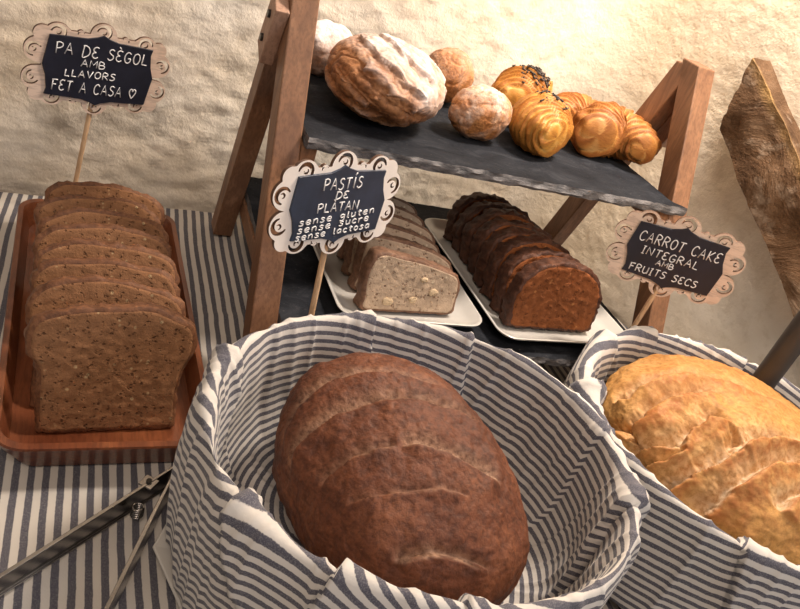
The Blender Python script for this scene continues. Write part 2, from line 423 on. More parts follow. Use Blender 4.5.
# ------------------------------------------------------------------ plates and tray
def rrect(cx, cy, w, h, r, n=8):
    out = []
    for qx, qy, a0 in ((1, 1, 0), (-1, 1, 90), (-1, -1, 180), (1, -1, 270)):
        for k in range(n + 1):
            a = radians(a0 + 90 * k / n); out.append((cx + qx * (w/2 - r) + r * cos(a), cy + qy * (h/2 - r) + r * sin(a)))
    return out
def loft(levels, cap0=True, cap1=True):
    m = MB(); m.rings([[(x, y, z) for x, y in rrect(0, 0, w, h, r)] for (w, h, r, z) in levels], cap0=cap0, cap1=cap1); return m
def plate(x, y, w, h, rz, label):
    lv = [(w*0.72, h*0.78, 0.012, 0.0), (w*0.80, h*0.85, 0.014, 0.0008), (w - 0.010, h - 0.010, 0.016, 0.0070), (w - 0.001, h - 0.001, 0.018, 0.0108), (w, h, 0.018, 0.0122),
          (w - 0.002, h - 0.002, 0.018, 0.0129), (w - 0.005, h - 0.005, 0.017, 0.0122), (w - 0.016, h - 0.016, 0.014, 0.0066), (w*0.76, h*0.82, 0.012, 0.0042), (w*0.5, h*0.5, 0.010, 0.0040)]
    o = loft(lv).build('rectangular_plate', CERAMIC, sharp=60); o.location = (x, y, 0.0672); o.rotation_euler = (0, 0, rz)
    tag(o, label, 'plate', 'white plates on the lower slate')
plate(0.1265, 0.112, 0.139, 0.205, 0.02, 'white rectangular plate under the pale walnut banana bread')
plate(0.2805, 0.107, 0.155, 0.216, 0.04, 'white rectangular plate under the dark brown sliced cake')

def make_tray():
    w, h = 0.139, 0.322
    lv = [(w - 0.034, h - 0.030, 0.012, 0.0), (w - 0.028, h - 0.024, 0.013, 0.0005), (w - 0.006, h - 0.008, 0.018, 0.018), (w, h, 0.020, 0.0265),
          (w - 0.001, h - 0.001, 0.020, 0.028), (w - 0.009, h - 0.011, 0.017, 0.028), (w - 0.0105, h - 0.013, 0.016, 0.0268), (w - 0.020, h - 0.024, 0.014, 0.0085), (w - 0.03, h - 0.034, 0.012, 0.0062), (w*0.5, h*0.5, 0.01, 0.006)]
    o = loft(lv).build('wooden_tray', TRAYW, sharp=38); o.location = (-0.1165, 0.069, 0.003); o.rotation_euler = (0, 0, radians(2.6))
    tag(o, 'long reddish brown wooden tray under the sliced rye loaf', 'tray')
make_tray()

# ------------------------------------------------------------------ bread slices
def bread_slice(name, outline, th, crumbm, crustm, seed, crust_t=0.0035, rough=0.0010, facerough=0.0006, inset=0.0):
    """a slice standing in the local xz plane, its front face at y=0 and its back at y=th"""
    pts = outline; n = len(pts); N = 96
    seg = [0.0]
    for i in range(n): a = pts[i]; b = pts[(i+1) % n]; seg.append(seg[-1] + math.dist(a, b))
    L = seg[-1]; per = []
    for k in range(N):
        s = L * k / N; i = 0
        while seg[i+1] < s: i += 1
        t = (s - seg[i]) / (seg[i+1] - seg[i])
        p0, p1, p2, p3 = pts[(i-1) % n], pts[i], pts[(i+1) % n], pts[(i+2) % n]
        cr = lambda a, b, c, d: 0.5 * ((2*b) + (c-a)*t + (2*a-5*b+4*c-d)*t*t + (3*b-a-3*c+d)*t**3)
        per.append((cr(p0[0], p1[0], p2[0], p3[0]), max(0.0, cr(p0[1], p1[1], p2[1], p3[1]))))
    cx = sum(p[0] for p in per) / N; cz = sum(p[1] for p in per) / N
    scx = 1 - crust_t / (max(p[0] for p in per) - cx); scz = 1 - crust_t / (max(p[1] for p in per) - cz)
    def ring(f, y, cr, jig):
        out = []
        for k, (x, z) in enumerate(per):
            sx = f * (scx if not cr else 1); sz = f * (scz if not cr else 1)
            px_, pz_ = cx + (x - cx) * sx, cz + (z - cz) * sz
            d = rough * fbm((px_ * 160, pz_ * 160, seed * 3.1 + y * 90), 3) if jig else 0
            a = atan2(pz_ - cz, px_ - cx)
            fy = facerough * fbm((px_ * 220, pz_ * 220, seed + (50 if y > th/2 else 0)), 3)
            out.append((px_ + d * cos(a), y + fy, max(0.0, pz_ + d * sin(a))))
        return out
    t = empty(name)
    m = MB(); fr = [1.0 - k / 24 for k in range(24)]
    rs = [ring(f, 0.0, False, False) for f in fr[::-1]] + [ring(f, th, False, False) for f in fr]
    m.rings(rs, cap0=True, cap1=True); m.build('crumb', crumbm, t)
    m = MB(); e = 0.0006
    rs = [ring(1.0, 0.0, False, False), ring(0.985, 0.0004, True, True), ring(1.0, 0.0018, True, True)] + [ring(1.0, th * q, True, True) for q in (0.35, 0.65)] + [ring(1.0, th - 0.0018, True, True), ring(0.985, th - 0.0004, True, True), ring(1.0, th, False, False)]
    m.rings(rs); cr = m.build('crust', crustm, t, attrs={'pale': [0]*len(m.v), 'flour': [0]*len(m.v)})
    return t
RYECR = m_crumb('rye_crumb', (0.29, 0.142, 0.068), (0.075, 0.030, 0.014), (0.62, 0.44, 0.24), 1.0, 0.8)
RYECRUST = m_crust('rye_crust', (0.085, 0.032, 0.014), (0.19, 0.078, 0.034), (0.30, 0.140, 0.065))
rye = [(-0.043, 0.0), (-0.02, 0.0), (0.02, 0.0), (0.043, 0.0), (0.0455, 0.012), (0.0455, 0.03), (0.0465, 0.052), (0.051, 0.066), (0.0535, 0.078), (0.0505, 0.089), (0.040, 0.097), (0.022, 0.1025), (0.0, 0.104), (-0.022, 0.1025), (-0.040, 0.098), (-0.0505, 0.090), (-0.0535, 0.079), (-0.051, 0.066), (-0.0465, 0.052), (-0.0455, 0.03), (-0.0455, 0.012)]
ry_lab = ['front slice of seeded rye bread showing its whole cut face', 'second slice of seeded rye bread, just behind the front slice']
ordw = ['third', 'fourth', 'fifth', 'sixth', 'seventh']
rnd = random.Random(5)
NS = 8
for i in range(NS):
    f = 1 - 0.012 * i
    ol = [(x * f * (1 + 0.02 * rnd.uniform(-1, 1)), z * (0.92 - 0.006 * i + 0.015 * rnd.uniform(-1, 1)) if z > 0 else 0) for x, z in rye]
    o = bread_slice('rye_bread_slice', ol, 0.0092, RYECR, RYECRUST, 10 + i, 0.003, 0.0022, 0.0010)
    yy = -0.056 + i * 0.0252 - (0.002 if i else 0)
    o.location = (-0.1120 - 0.0004 * i - 0.045 * (yy + 0.05) + 0.0025 * rnd.uniform(-1, 1), yy, 0.0098)
    o.rotation_euler = (radians(-(20 + 1.5 * i if i else 12)), 0, radians(2.0 + 3 * rnd.uniform(-1, 1)))
    lab = ry_lab[i] if i < 2 else ('rearmost slice of the seeded rye bread, by the stick of the left sign' if i == NS - 1 else '%s slice of seeded rye bread counted from the front of the tray' % ordw[i - 2])
    tag(o, lab, 'bread slice', 'rye bread slices in the wooden tray')

BANCR = m_crumb('banana_bread_crumb', (0.50, 0.37, 0.26), (0.17, 0.085, 0.045), (0.74, 0.60, 0.42), 0.85, 0.85)
BANCRUST = m_crust('banana_bread_crust', (0.10, 0.045, 0.024), (0.21, 0.11, 0.065), (0.33, 0.20, 0.13))
ban = [(-0.043, 0.0), (0.0, 0.0), (0.042, 0.0), (0.0455, 0.012), (0.046, 0.028), (0.041, 0.037), (0.026, 0.043), (0.005, 0.048), (-0.018, 0.052), (-0.036, 0.053), (-0.0445, 0.048), (-0.0465, 0.03), (-0.0455, 0.012)]
words = ['front', 'second', 'third', 'fourth', 'fifth', 'rearmost']
for i in range(6):
    ol = [(x * (1 + 0.02 * rnd.uniform(-1, 1)), z * (1 + 0.02 * rnd.uniform(-1, 1)) if z else 0) for x, z in ban]
    o = bread_slice('banana_bread_slice', ol, 0.0135 if i else 0.016, BANCR, BANCRUST, 40 + i, 0.003, 0.0016)
    o.location = (0.1255 + 0.0010 * i + 0.0015 * rnd.uniform(-1, 1), 0.029 + i * 0.0245 + (0.003 if i else 0), 0.0745)
    o.rotation_euler = (radians(-12 - 3 * i), 0, radians(1 + 2.5 * rnd.uniform(-1, 1)))
    lab = 'front slice of pale walnut banana bread, its speckled cut face showing' if i == 0 else '%s slice of walnut banana bread behind the middle sign, counted from the front' % words[i]
    if i == 5: lab = 'rearmost slice of walnut banana bread on its white plate'
    tag(o, lab, 'cake slice', 'banana bread slices on the white plate')
    if i == 0:
        wm = m_crumb('walnut', (0.66, 0.50, 0.32), (0.30, 0.17, 0.09), (0.8, 0.66, 0.45))
        for (px_, pz_, rr, sd) in ((0.020, 0.021, 0.0048, 1), (-0.022, 0.010, 0.0052, 2), (0.002, 0.013, 0.0042, 3), (0.008, 0.032, 0.0036, 4)):
            m = MB(); rs = []
            for a in range(1, 7):
                th = pi * a / 7; rs.append([(px_ + rr * sin(th) * cos(q) * (1 + 0.3 * nz((cos(q) * 3, sd, th))), -0.0004 - 0.0010 * cos(th) - 0.0, pz_ + 0.7 * rr * sin(th) * sin(q) * (1 + 0.3 * nz((sin(q) * 3, sd + 9, th)))) for q in [2*pi*k/14 for k in range(14)]])
            m.rings(rs, cap0=True, cap1=True); w_ = m.build('walnut_piece', wm, o)

CARCR = m_crumb('brown_cake_crumb', (0.235, 0.078, 0.026), (0.085, 0.026, 0.010), (0.46, 0.20, 0.07), 0.9, 0.6)
CARCRUST = m_crust('brown_cake_crust', (0.036, 0.012, 0.007), (0.085, 0.030, 0.014), (0.15, 0.056, 0.025), bumpd=0.002)
car = [(-0.044, 0.0), (0.0, 0.0), (0.044, 0.0), (0.0485, 0.010), (0.049, 0.026), (0.046, 0.043), (0.036, 0.057), (0.018, 0.067), (-0.004, 0.070), (-0.026, 0.066), (-0.042, 0.055), (-0.049, 0.040), (-0.050, 0.024), (-0.048, 0.010)]
words = ['front', 'second', 'third', 'fourth', 'fifth', 'sixth', 'seventh', 'rearmost']
for i in range(8):
    ol = [(x * (1 - 0.008 * i + 0.02 * rnd.uniform(-1, 1)), z * (0.98 - 0.030 * i + 0.03 * rnd.uniform(-1, 1)) if z else 0) for x, z in car]
    o = bread_slice('brown_cake_slice', ol, 0.0172 if i else 0.0160, CARCR, CARCRUST, 70 + i, 0.0032, 0.0032, 0.0022)
    o.location = (0.2720 - 0.0006 * i + 0.001 * rnd.uniform(-1, 1), 0.022 + i * 0.0215 + (0.0005 if i else 0), 0.0745)
    o.rotation_euler = (radians(-15 if i else -8), 0, radians(3 + 2 * rnd.uniform(-1, 1)))
    lab = 'front slice of dark brown cake with its orange brown cut face showing' if i == 0 else '%s slice of the dark brown sliced cake, counted from the front' % words[i]
    if i == 7: lab = 'rearmost slice of the dark brown sliced cake, nearest the wall'
    tag(o, lab, 'cake slice', 'dark cake slices on the white plate')
# ------------------------------------------------------------------ cloth-lined bread baskets
def plate8():
    m = MB(); R = 0.1445
    def o8(r, z): return [(r * cos(radians(175.5 + 45 * k)), r * sin(radians(175.5 + 45 * k)), z) for k in range(8)]
    m.rings([o8(0.100, 0.0), o8(0.106, 0.0), o8(R - 0.003, 0.008), o8(R, 0.0115), o8(R - 0.001, 0.0125), o8(R - 0.004, 0.0118), o8(0.108, 0.0042), o8(0.06, 0.004)], cap0=True, cap1=True)
    o = m.build('octagonal_plate', CERAMIC, smooth=False, bevel=0.0012); o.location = (0.0600, -0.1685, 0.003)
    tag(o, 'white plate edge showing beneath the front basket, beside the steel tongs', 'plate')
plate8()

def basket(cx, cy, rx, ry, h, z0, seed, pleats, drift, lift, lab):
    t = empty('bread_basket', (cx, cy, z0)); tag(t, lab, 'basket', 'cloth-lined bread baskets')
    h -= z0
    R = 1.0
    prof = [(0.0, 0.0130), (0.35, 0.0130), (0.66, 0.0140), (0.82, 0.026), (0.90, 0.050), (0.925, h - 0.035), (0.945, h - 0.014), (0.962, h - 0.004), (0.985, h), (1.010, h - 0.004), (1.026, h - 0.014), (1.032, h - 0.035), (1.030, 0.045), (1.022, 0.020), (1.015, 0.010)]
    # arc-length resampled profile
    Rm = 0.5 * (rx + ry); pp = []
    for i in range(len(prof) - 1):
        p0 = prof[max(i-1, 0)]; p1 = prof[i]; p2 = prof[i+1]; p3 = prof[min(i+2, len(prof)-1)]
        for k in range(10):
            u = k / 10
            cr = lambda a, b, c, d: 0.5 * ((2*b) + (c-a)*u + (2*a-5*b+4*c-d)*u*u + (3*b-a-3*c+d)*u**3)
            pp.append((cr(p0[0], p1[0], p2[0], p3[0]) * Rm, cr(p0[1], p1[1], p2[1], p3[1])))
    pp.append((prof[-1][0] * Rm, prof[-1][1]))
    sl = [0.0]
    for a, b in zip(pp, pp[1:]): sl.append(sl[-1] + math.dist(a, b))
    L = sl[-1]; NSg = 150; samp = []
    j = 0
    for k in range(NSg + 1):
        s = L * (k / NSg); s = min(s, L - 1e-9)
        while sl[j+1] < s: j += 1
        u = (s - sl[j]) / (sl[j+1] - sl[j]); a, b = pp[j], pp[j+1]
        samp.append((a[0] + (b[0]-a[0])*u, a[1] + (b[1]-a[1])*u, s))
    srim = min(samp, key=lambda q: -q[1] if q[1] > h * 0.9 else 9)[2]
    NTh = 540; rs = []; st = []
    nrm = []
    for k in range(NSg + 1):
        a = samp[max(k-1, 0)]; b = samp[min(k+1, NSg)]; d = Vector((b[0]-a[0], b[1]-a[1])).normalized(); nrm.append((-d.y, d.x))
    for k in range(NSg + 1):
        r, z, s = samp[k]; ds = s - srim; nr, nzv = nrm[k]; ring = []
        env = sstep(0.03, 0.075, s)
        for i in range(NTh):
            th = 2 * pi * i / NTh; c_, s_ = cos(th), sin(th)
            # long soft folds and sharper creases, running mostly down the wall
            q = (c_ * 3.2 + seed, s_ * 3.2, s * 5)
            d = 0.0036 * fbm(q, 2) * env
            q2 = (c_ * 7 + seed, s_ * 7 + 3, s * 7 + 1.5 * c_)
            rid = 1 - abs(fbm(q2, 1)) * 3.0; d += 0.0018 * max(0, rid) ** 3 * env
            q3 = (c_ * 15 + 4, s_ * 15 + seed, s * 40)
            d += 0.0003 * fbm(q3, 2) * env
            g = drift(th)
            for (t0, H, wd, jump, sa, sb, lean) in pleats:
                tt = radians(t0) + lean * ds
                a = (th - tt + pi) % (2 * pi) - pi
                e = sstep(sa - 0.02, sa + 0.01, ds) * (1 - sstep(sb - 0.01, sb + 0.02, ds))
                if a >= 0: d += H * exp(-a / wd) * e; g += jump * exp(-a / (wd * 4)) * e
                elif a > -0.08: d -= 0.35 * abs(H) * exp(a / 0.03) * e
            zl = lift(th) * sstep(0.04, h * 0.9, z)
            rr = r + d * nr
            ring.append((c_ * rr * rx / Rm, s_ * rr * ry / Rm, max(0.0092 if ds > 0 else 0.0122, z + d * nzv + zl)))
            st.append(ds + g)
        rs.append(ring)
    m = MB(); m.rings(rs, cap0=False)
    liner = m.build('cloth_liner', LINER, t, attrs={'stripe': st})
    so = liner.modifiers.new('cloth_thickness', 'SOLIDIFY'); so.thickness = 0.0009; so.offset = 0
    # the basket's own wall between the two layers of cloth
    m = MB(); n = 72; lv = [(0.62, 0.004), (0.85, 0.012), (0.945, 0.045), (0.965, h - 0.026), (0.982, h - 0.014), (0.998, h - 0.026), (0.985, 0.040), (0.88, 0.0065), (0.62, 0.002)]
    m.rings([[(rx * f * cos(2*pi*k/n), ry * f * sin(2*pi*k/n), z) for k in range(n)] for f, z in lv], cap0=True, cap1=True)
    m.build('basket_bowl', WICKER, t)
    return t
def gauss(th, c, w):
    a = (th - radians(c) + pi) % (2 * pi) - pi; return exp(-(a / radians(w)) ** 2)
basket(0.0635, -0.167, 0.136, 0.123, 0.122, 0.0075, 1.3,
       [(92, 0.0045, 0.20, 0.006, -0.09, 0.03, 0.6), (150, 0.006, 0.14, -0.004, -0.08, 0.02, -3.0), (203, 0.006, 0.24, 0.014, -0.05, 0.05, 4.5), (231, 0.0055, 0.16, 0.009, -0.035, 0.022, -1.5),
        (2, 0.0030, 0.3, 0.0025, -0.12, 0.0, 0.5), (333, 0.006, 0.20, 0.003, -0.075, 0.012, 2.0), (258, 0.004, 0.18, -0.005, -0.02, 0.06, 1.0), (58, 0.003, 0.2, 0.004, -0.08, 0.0, 1.5)],
       lambda th: 0.030 * gauss(th, 222, 34) + 0.012 * sin(th * 2 + 0.6) - 0.010 * gauss(th, 20, 55),
       lambda th: 0.009 * gauss(th, 238, 28) + 0.006 * gauss(th, 180, 25) + 0.004 * gauss(th, 300, 25) + 0.003 * sin(3 * th),
       'large round basket in front, lined with blue striped linen, holding the dark brown loaf')
basket(0.3495, -0.152, 0.138, 0.132, 0.110, 0.0035, 6.1,
       [(120, 0.010, 0.22, 0.012, -0.09, 0.03, -1.5), (158, 0.011, 0.15, -0.008, -0.07, 0.015, 3.0), (92, 0.005, 0.14, 0.005, -0.07, 0.02, 0.4), (228, 0.006, 0.2, 0.006, -0.02, 0.05, 2.0), (50, 0.004, 0.2, 0.004, -0.06, 0.04, 0.5), (252, 0.006, 0.1, 0.004, -0.02, 0.02, 0.0)],
       lambda th: 0.016 * sin(th + 2.4) + 0.010 * gauss(th, 230, 35),
       lambda th: 0.006 * gauss(th, 105, 30) + 0.003 * sin(2 * th + 1),
       'round basket at right lined with blue striped linen, holding the golden loaf')

# ------------------------------------------------------------------ loaves and pastries
def blob(name, mat, loc, abc, yaw, fn, nu=170, nv=110, flat=None, power=2.0, parent=None, tilt=0.0, slash=None):
    """closed bread shape from directions; fn(n, p) -> (displacement, pale, flour)"""
    a, b, c = abc; m = MB(); rs = []; pale = []; fl = []; cell = 0
    if slash:
        S, Wd, jg, cl, fp = slash
        ph, th = np.meshgrid(pi * np.arange(1, nv) / nv, 2 * pi * np.arange(nu) / nu, indexing='ij')
        N = np.stack([np.sin(ph) * np.cos(th), np.sin(ph) * np.sin(th), -np.cos(ph)], -1).reshape(-1, 3)
        jag = np.array([jg * fbm((q[0] * a * 75, q[1] * b * 75, q[2] * c * 75), 3) for q in N])
        SD, SP = slash_field(N, jag, S, Wd, cl, fp)
    for j in range(1, nv):
        ph = pi * j / nv; ring = []
        for i in range(nu):
            th = 2 * pi * i / nu; n = Vector((sin(ph) * cos(th), sin(ph) * sin(th), -cos(ph)))
            k = (abs(n.x) ** power + abs(n.y) ** power + abs(n.z) ** power) ** (-1 / power)
            p = Vector((a * n.x * k, b * n.y * k, c * n.z * k))
            d, q, f = fn(n, p, SD[cell], SP[cell]) if slash else fn(n, p); cell += 1
            nn = Vector((n.x / a, n.y / b, n.z / c)).normalized(); p = p + nn * d
            if flat is not None and p.z < flat: p.z = flat + (p.z - flat) * 0.08
            ring.append(p); pale.append(q); fl.append(f)
        rs.append(ring)
    m.rings(rs, cap0=True, cap1=True)
    o = m.build(name, mat, parent, attrs={'pale': pale, 'flour': fl}); o.location = loc; o.rotation_euler = (tilt, 0, yaw)
    return o
V = lambda L: [[Vector(p).normalized() for p in l] for l in L]
S1 = V([[(-0.96, 0.27, 0.1), (-0.83, 0.37, 0.42), (-0.58, 0.44, 0.69), (-0.26, 0.41, 0.88), (0.07, 0.34, 0.94), (0.32, 0.24, 0.92), (0.6, 0.1, 0.75)], [(-0.99, 0.06, 0.11), (-0.87, 0.12, 0.48), (-0.57, 0.15, 0.8), (-0.21, 0.13, 0.97), (0.15, 0.04, 0.99), (0.44, -0.09, 0.89), (0.66, -0.18, 0.7)], [(-0.36, -0.19, 0.91), (-0.14, -0.25, 0.96), (0.08, -0.35, 0.93), (0.22, -0.41, 0.88), (0.4, -0.5, 0.75)], [(-0.9, -0.17, 0.4), (-0.64, -0.15, 0.76), (-0.36, -0.19, 0.91)], [(-0.81, -0.35, 0.47), (-0.47, -0.44, 0.76), (-0.18, -0.49, 0.85), (0.04, -0.57, 0.82)], [(-0.61, -0.69, 0.39), (-0.37, -0.76, 0.54), (-0.16, -0.83, 0.54), (0.1, -0.91, 0.4)], [(-0.7, 0.66, 0.3), (-0.4, 0.72, 0.58), (0.0, 0.66, 0.72), (0.35, 0.5, 0.78)]])
W1 = [(0.09, 0.0075, 1.0), (0.085, 0.0080, 1.0), (0.07, 0.0055, 1.0), (0.05, 0.0035, 0.3), (0.04, 0.0028, 0.2), (0.06, 0.0045, 0.55), (0.07, 0.0045, 0.7)]
S2 = V([[(-0.81, 0.55, 0.18), (-0.77, 0.48, 0.41), (-0.58, 0.49, 0.65), (-0.25, 0.43, 0.87), (-0.04, 0.32, 0.95), (0.11, 0.18, 0.98), (0.4, 0.0, 0.9)], [(-0.97, 0.21, 0.13), (-0.9, 0.26, 0.34), (-0.78, 0.27, 0.57), (-0.55, 0.28, 0.79), (-0.18, 0.21, 0.96)], [(-0.85, 0.46, -0.27), (-0.94, 0.31, 0.16), (-0.97, 0.15, 0.21)], [(-0.99, 0.15, -0.05), (-0.92, 0.04, 0.38), (-0.82, -0.03, 0.58), (-0.68, 0.01, 0.73), (-0.52, 0.03, 0.85), (-0.39, -0.03, 0.92)], [(-1.0, 0.03, -0.06), (-0.93, -0.06, 0.37), (-0.81, -0.08, 0.59)], [(-0.97, -0.24, -0.04), (-0.97, -0.21, 0.14), (-0.91, -0.22, 0.35), (-0.66, -0.26, 0.7), (-0.48, -0.22, 0.85), (-0.31, -0.21, 0.93), (-0.12, -0.24, 0.96), (0.03, -0.31, 0.95), (0.4, -0.4, 0.8)], [(-0.9, -0.43, 0.03), (-0.82, -0.44, 0.36), (-0.72, -0.42, 0.55), (-0.56, -0.4, 0.73), (-0.37, -0.39, 0.84), (-0.15, -0.42, 0.9), (0.2, -0.55, 0.8)], [(-0.54, -0.61, 0.58), (-0.4, -0.6, 0.69), (-0.24, -0.61, 0.76), (0.1, -0.7, 0.7)], [(-0.39, -0.06, 0.92), (-0.45, -0.16, 0.88), (-0.56, -0.2, 0.8)]])
W2 = [(0.08, 0.0095, 0.8), (0.09, 0.012, 0.75), (0.07, 0.010, 0.2), (0.09, 0.012, 0.7), (0.06, 0.009, 0.2), (0.09, 0.0125, 0.9), (0.085, 0.012, 0.85), (0.08, 0.009, 0.9), (0.06, 0.008, 0.3)]
def slash_field(N, jag, S, Wd, cliff, flip=1):
    """displacement and pale-crumb mask of all slashes at unit directions N (n x 3); jag wanders the cut edge"""
    n = len(N); d = np.zeros(n); pale = np.zeros(n)
    for L, (wd, dep, pl) in zip(S, Wd):
        best = np.full(n, 9.0); side = np.ones(n); tt = np.zeros(n); ns = len(L) - 1
        for i in range(ns):
            A = np.array(L[i]); AB = np.array(L[i+1]) - A
            t = np.clip((N - A) @ AB / (AB @ AB), 0, 1); v = N - (A + t[:, None] * AB); ds = np.linalg.norm(v, axis=1)
            m = ds < best; best[m] = ds[m]; side[m] = np.where(v[m, 1] > 0, -1, 1) * flip; tt[m] = (i + t[m]) / ns
        sg = best * side + jag; ds = np.abs(sg)
        f = lambda x: x * x * (3 - 2 * x)
        e = f(np.clip(tt / 0.12, 0, 1)) * f(np.clip((1 - tt) / 0.12, 0, 1))
        up = dep * 0.65 * (1 - np.exp(-ds / cliff)) * np.exp(-ds / (wd * 1.7))
        dn = -dep * 0.9 * (1 - np.exp(-ds / cliff)) * np.exp(-(ds / (wd * 1.15)) ** 2)
        d += np.where(sg > 0, up, dn) * e
        pm = np.where(sg < 0, np.exp(-(ds / (wd * 1.05)) ** 2), np.exp(-(ds / (cliff * 1.2)) ** 2))
        pale = np.maximum(pale, pl * e * pm)
    return d, pale
RYELOAF = m_crust('dark_rye_crust', (0.065, 0.019, 0.008), (0.135, 0.041, 0.016), (0.21, 0.073, 0.030), maskcol=(0.52, 0.34, 0.22), bumpd=0.0016)
def f1(n, p, d, pl):
    d += 0.0035 * fbm(p * 16, 3) + 0.0010 * fbm(p * 110, 3)
    # fine burst crust crumbs beside the upper slashes
    return d, pl, 0
o = blob('rye_loaf', RYELOAF, (0.0548, -0.1649, 0.0809), (0.0725, 0.0965, 0.056), 0.15, f1, 640, 380, flat=-0.054, power=2.15, slash=(S1, W1, 0.014, 0.010, 1))
tag(o, 'big dark brown crusty rye loaf with pale slashes, lying in the front basket', 'bread loaf')
GOLD = m_crust('golden_crust', (0.44, 0.20, 0.050), (0.60, 0.32, 0.095), (0.68, 0.41, 0.155), maskcol=(0.66, 0.53, 0.38), bumpd=0.0008, flour=(0.38, 0.13, 0.032), fl_amt=0.5)
def f2(n, p, d, pl):
    d += 0.0045 * fbm(p * 24, 3) + 0.0009 * fbm(p * 120, 3)
    br = max(0, n.z) * sstep(-0.1, 0.6, n.y) * 0.8 + sstep(0.001, 0.005, d) * 0.9
    return d, pl, min(1, br)
o = blob('golden_loaf', GOLD, (0.348, -0.151, 0.0865), (0.100, 0.109, 0.049), 0.15, f2, 640, 380, flat=-0.055, power=2.2, slash=(S2, W2, 0.028, 0.010, 1))
tag(o, 'big pale golden crusty loaf with deep cracks, lying in the right basket', 'bread loaf')

FLOURED = m_crust('floured_crust', (0.20, 0.075, 0.028), (0.38, 0.17, 0.07), (0.50, 0.26, 0.12), flour=(0.86, 0.81, 0.78), fl_amt=0.95, bumpd=0.001)
S3 = V([[(-0.85, -0.43, 0.29), (-0.62, -0.79, 0.06), (-0.24, -0.95, -0.19), (0.24, -0.61, -0.75), (0.55, -0.56, -0.62)], [(-0.77, -0.13, 0.63), (-0.47, -0.77, 0.44), (-0.05, -0.99, 0.11), (0.41, -0.89, -0.21), (0.83, -0.41, -0.39)], [(-0.56, 0.39, 0.73), (-0.5, -0.2, 0.85), (-0.26, -0.6, 0.76), (0.21, -0.86, 0.47), (0.6, -0.75, 0.11)], [(-0.24, 0.65, 0.76), (-0.15, 0.1, 0.98), (0.05, -0.3, 0.95), (0.38, -0.56, 0.75), (0.75, -0.5, 0.44)], [(-0.93, -0.1, -0.0), (-0.8, -0.5, -0.35), (-0.4, -0.8, -0.45), (0.09, -0.8, -0.5)]])
W3 = [(0.10, 0.0038, 0)] * 5
def f3(n, p, d, pl):
    d += 0.0012 * fbm(p * 42, 3) + 0.0010 * fbm(p * 130, 3) - 0.0012 * max(0, 1 - abs(fbm(Vector((p.x + p.y * 0.6, p.y * 0.5 - p.x * 0.3, p.z)) * 62, 2)) * 4) ** 2
    f = -0.10 + 1.0 * sstep(-0.5, 0.75, 0.7 * n.z + 0.6 * n.x + 0.25 * n.y) + 130 * d
    return d, 0, max(0.0, min(1.0, f * (0.75 + 0.5 * fbm(p * 35, 3))))
o = blob('floured_loaf', FLOURED, (0.0935, 0.1580, 0.2325), (0.0535, 0.066, 0.032), -0.28, f3, 260, 180, flat=-0.0315, power=2.1, slash=(S3, W3, 0.03, 0.03, -1))
tag(o, 'large flour dusted ridged round loaf at the left of the slate shelf', 'bread loaf')
def f3b(n, p):
    d = 0.0022 * fbm(p * 45, 3) - 0.002 * exp(-((n.x * 0.7 + n.y * 0.3 - 0.1) / 0.1) ** 2) + 0.0006 * fbm(p * 150, 3)
    return d, 0, max(0.0, min(1.0, 0.3 + 0.7 * sstep(-0.2, 0.7, n.z) + 50 * d))
o = blob('floured_loaf', FLOURED, (0.056, 0.236, 0.2255), (0.034, 0.021, 0.0255), 0.25, f3b, 150, 100, flat=-0.0248)
tag(o, 'smaller floured loaf half hidden behind the rack leg and the large floured loaf', 'bread loaf')

SUGAR = m_crust('sugared_crust', (0.26, 0.085, 0.022), (0.44, 0.18, 0.055), (0.55, 0.27, 0.10), flour=(0.80, 0.70, 0.62), fl_amt=0.55, bumpd=0.0012, scale=1.3)
def f4(seed, amt):
    def f(n, p):
        q = p + Vector((seed, 0, 0)); d = 0.0012 * fbm(q * 55, 3) + 0.0005 * fbm(q * 240, 3) - 0.0012 * max(0, 1 - abs(fbm(q * 38, 2)) * 5) ** 2
        return d, 0, max(0.0, min(1.0, amt * (0.3 + 0.6 * sstep(-0.5, 0.8, n.z) + 0.9 * fbm(q * 60, 3))))
    return f
o = blob('sugared_bun', SUGAR, (0.1875, 0.1475, 0.2245), (0.0315, 0.0235, 0.0250), 0.15, f4(3, 0.62), 150, 100, flat=-0.0245)
tag(o, 'round sugar dusted bun at the front of the slate shelf, beside the large floured loaf', 'bun', 'sugared buns on the slate shelf')
o = blob('sugared_bun', SUGAR, (0.1880, 0.2400, 0.2275), (0.0265, 0.0265, 0.0270), 0.0, f4(8, 0.25), 150, 100, flat=-0.0265)
tag(o, 'brown sugared bun at the back of the slate shelf, right behind the large floured loaf', 'bun', 'sugared buns on the slate shelf')

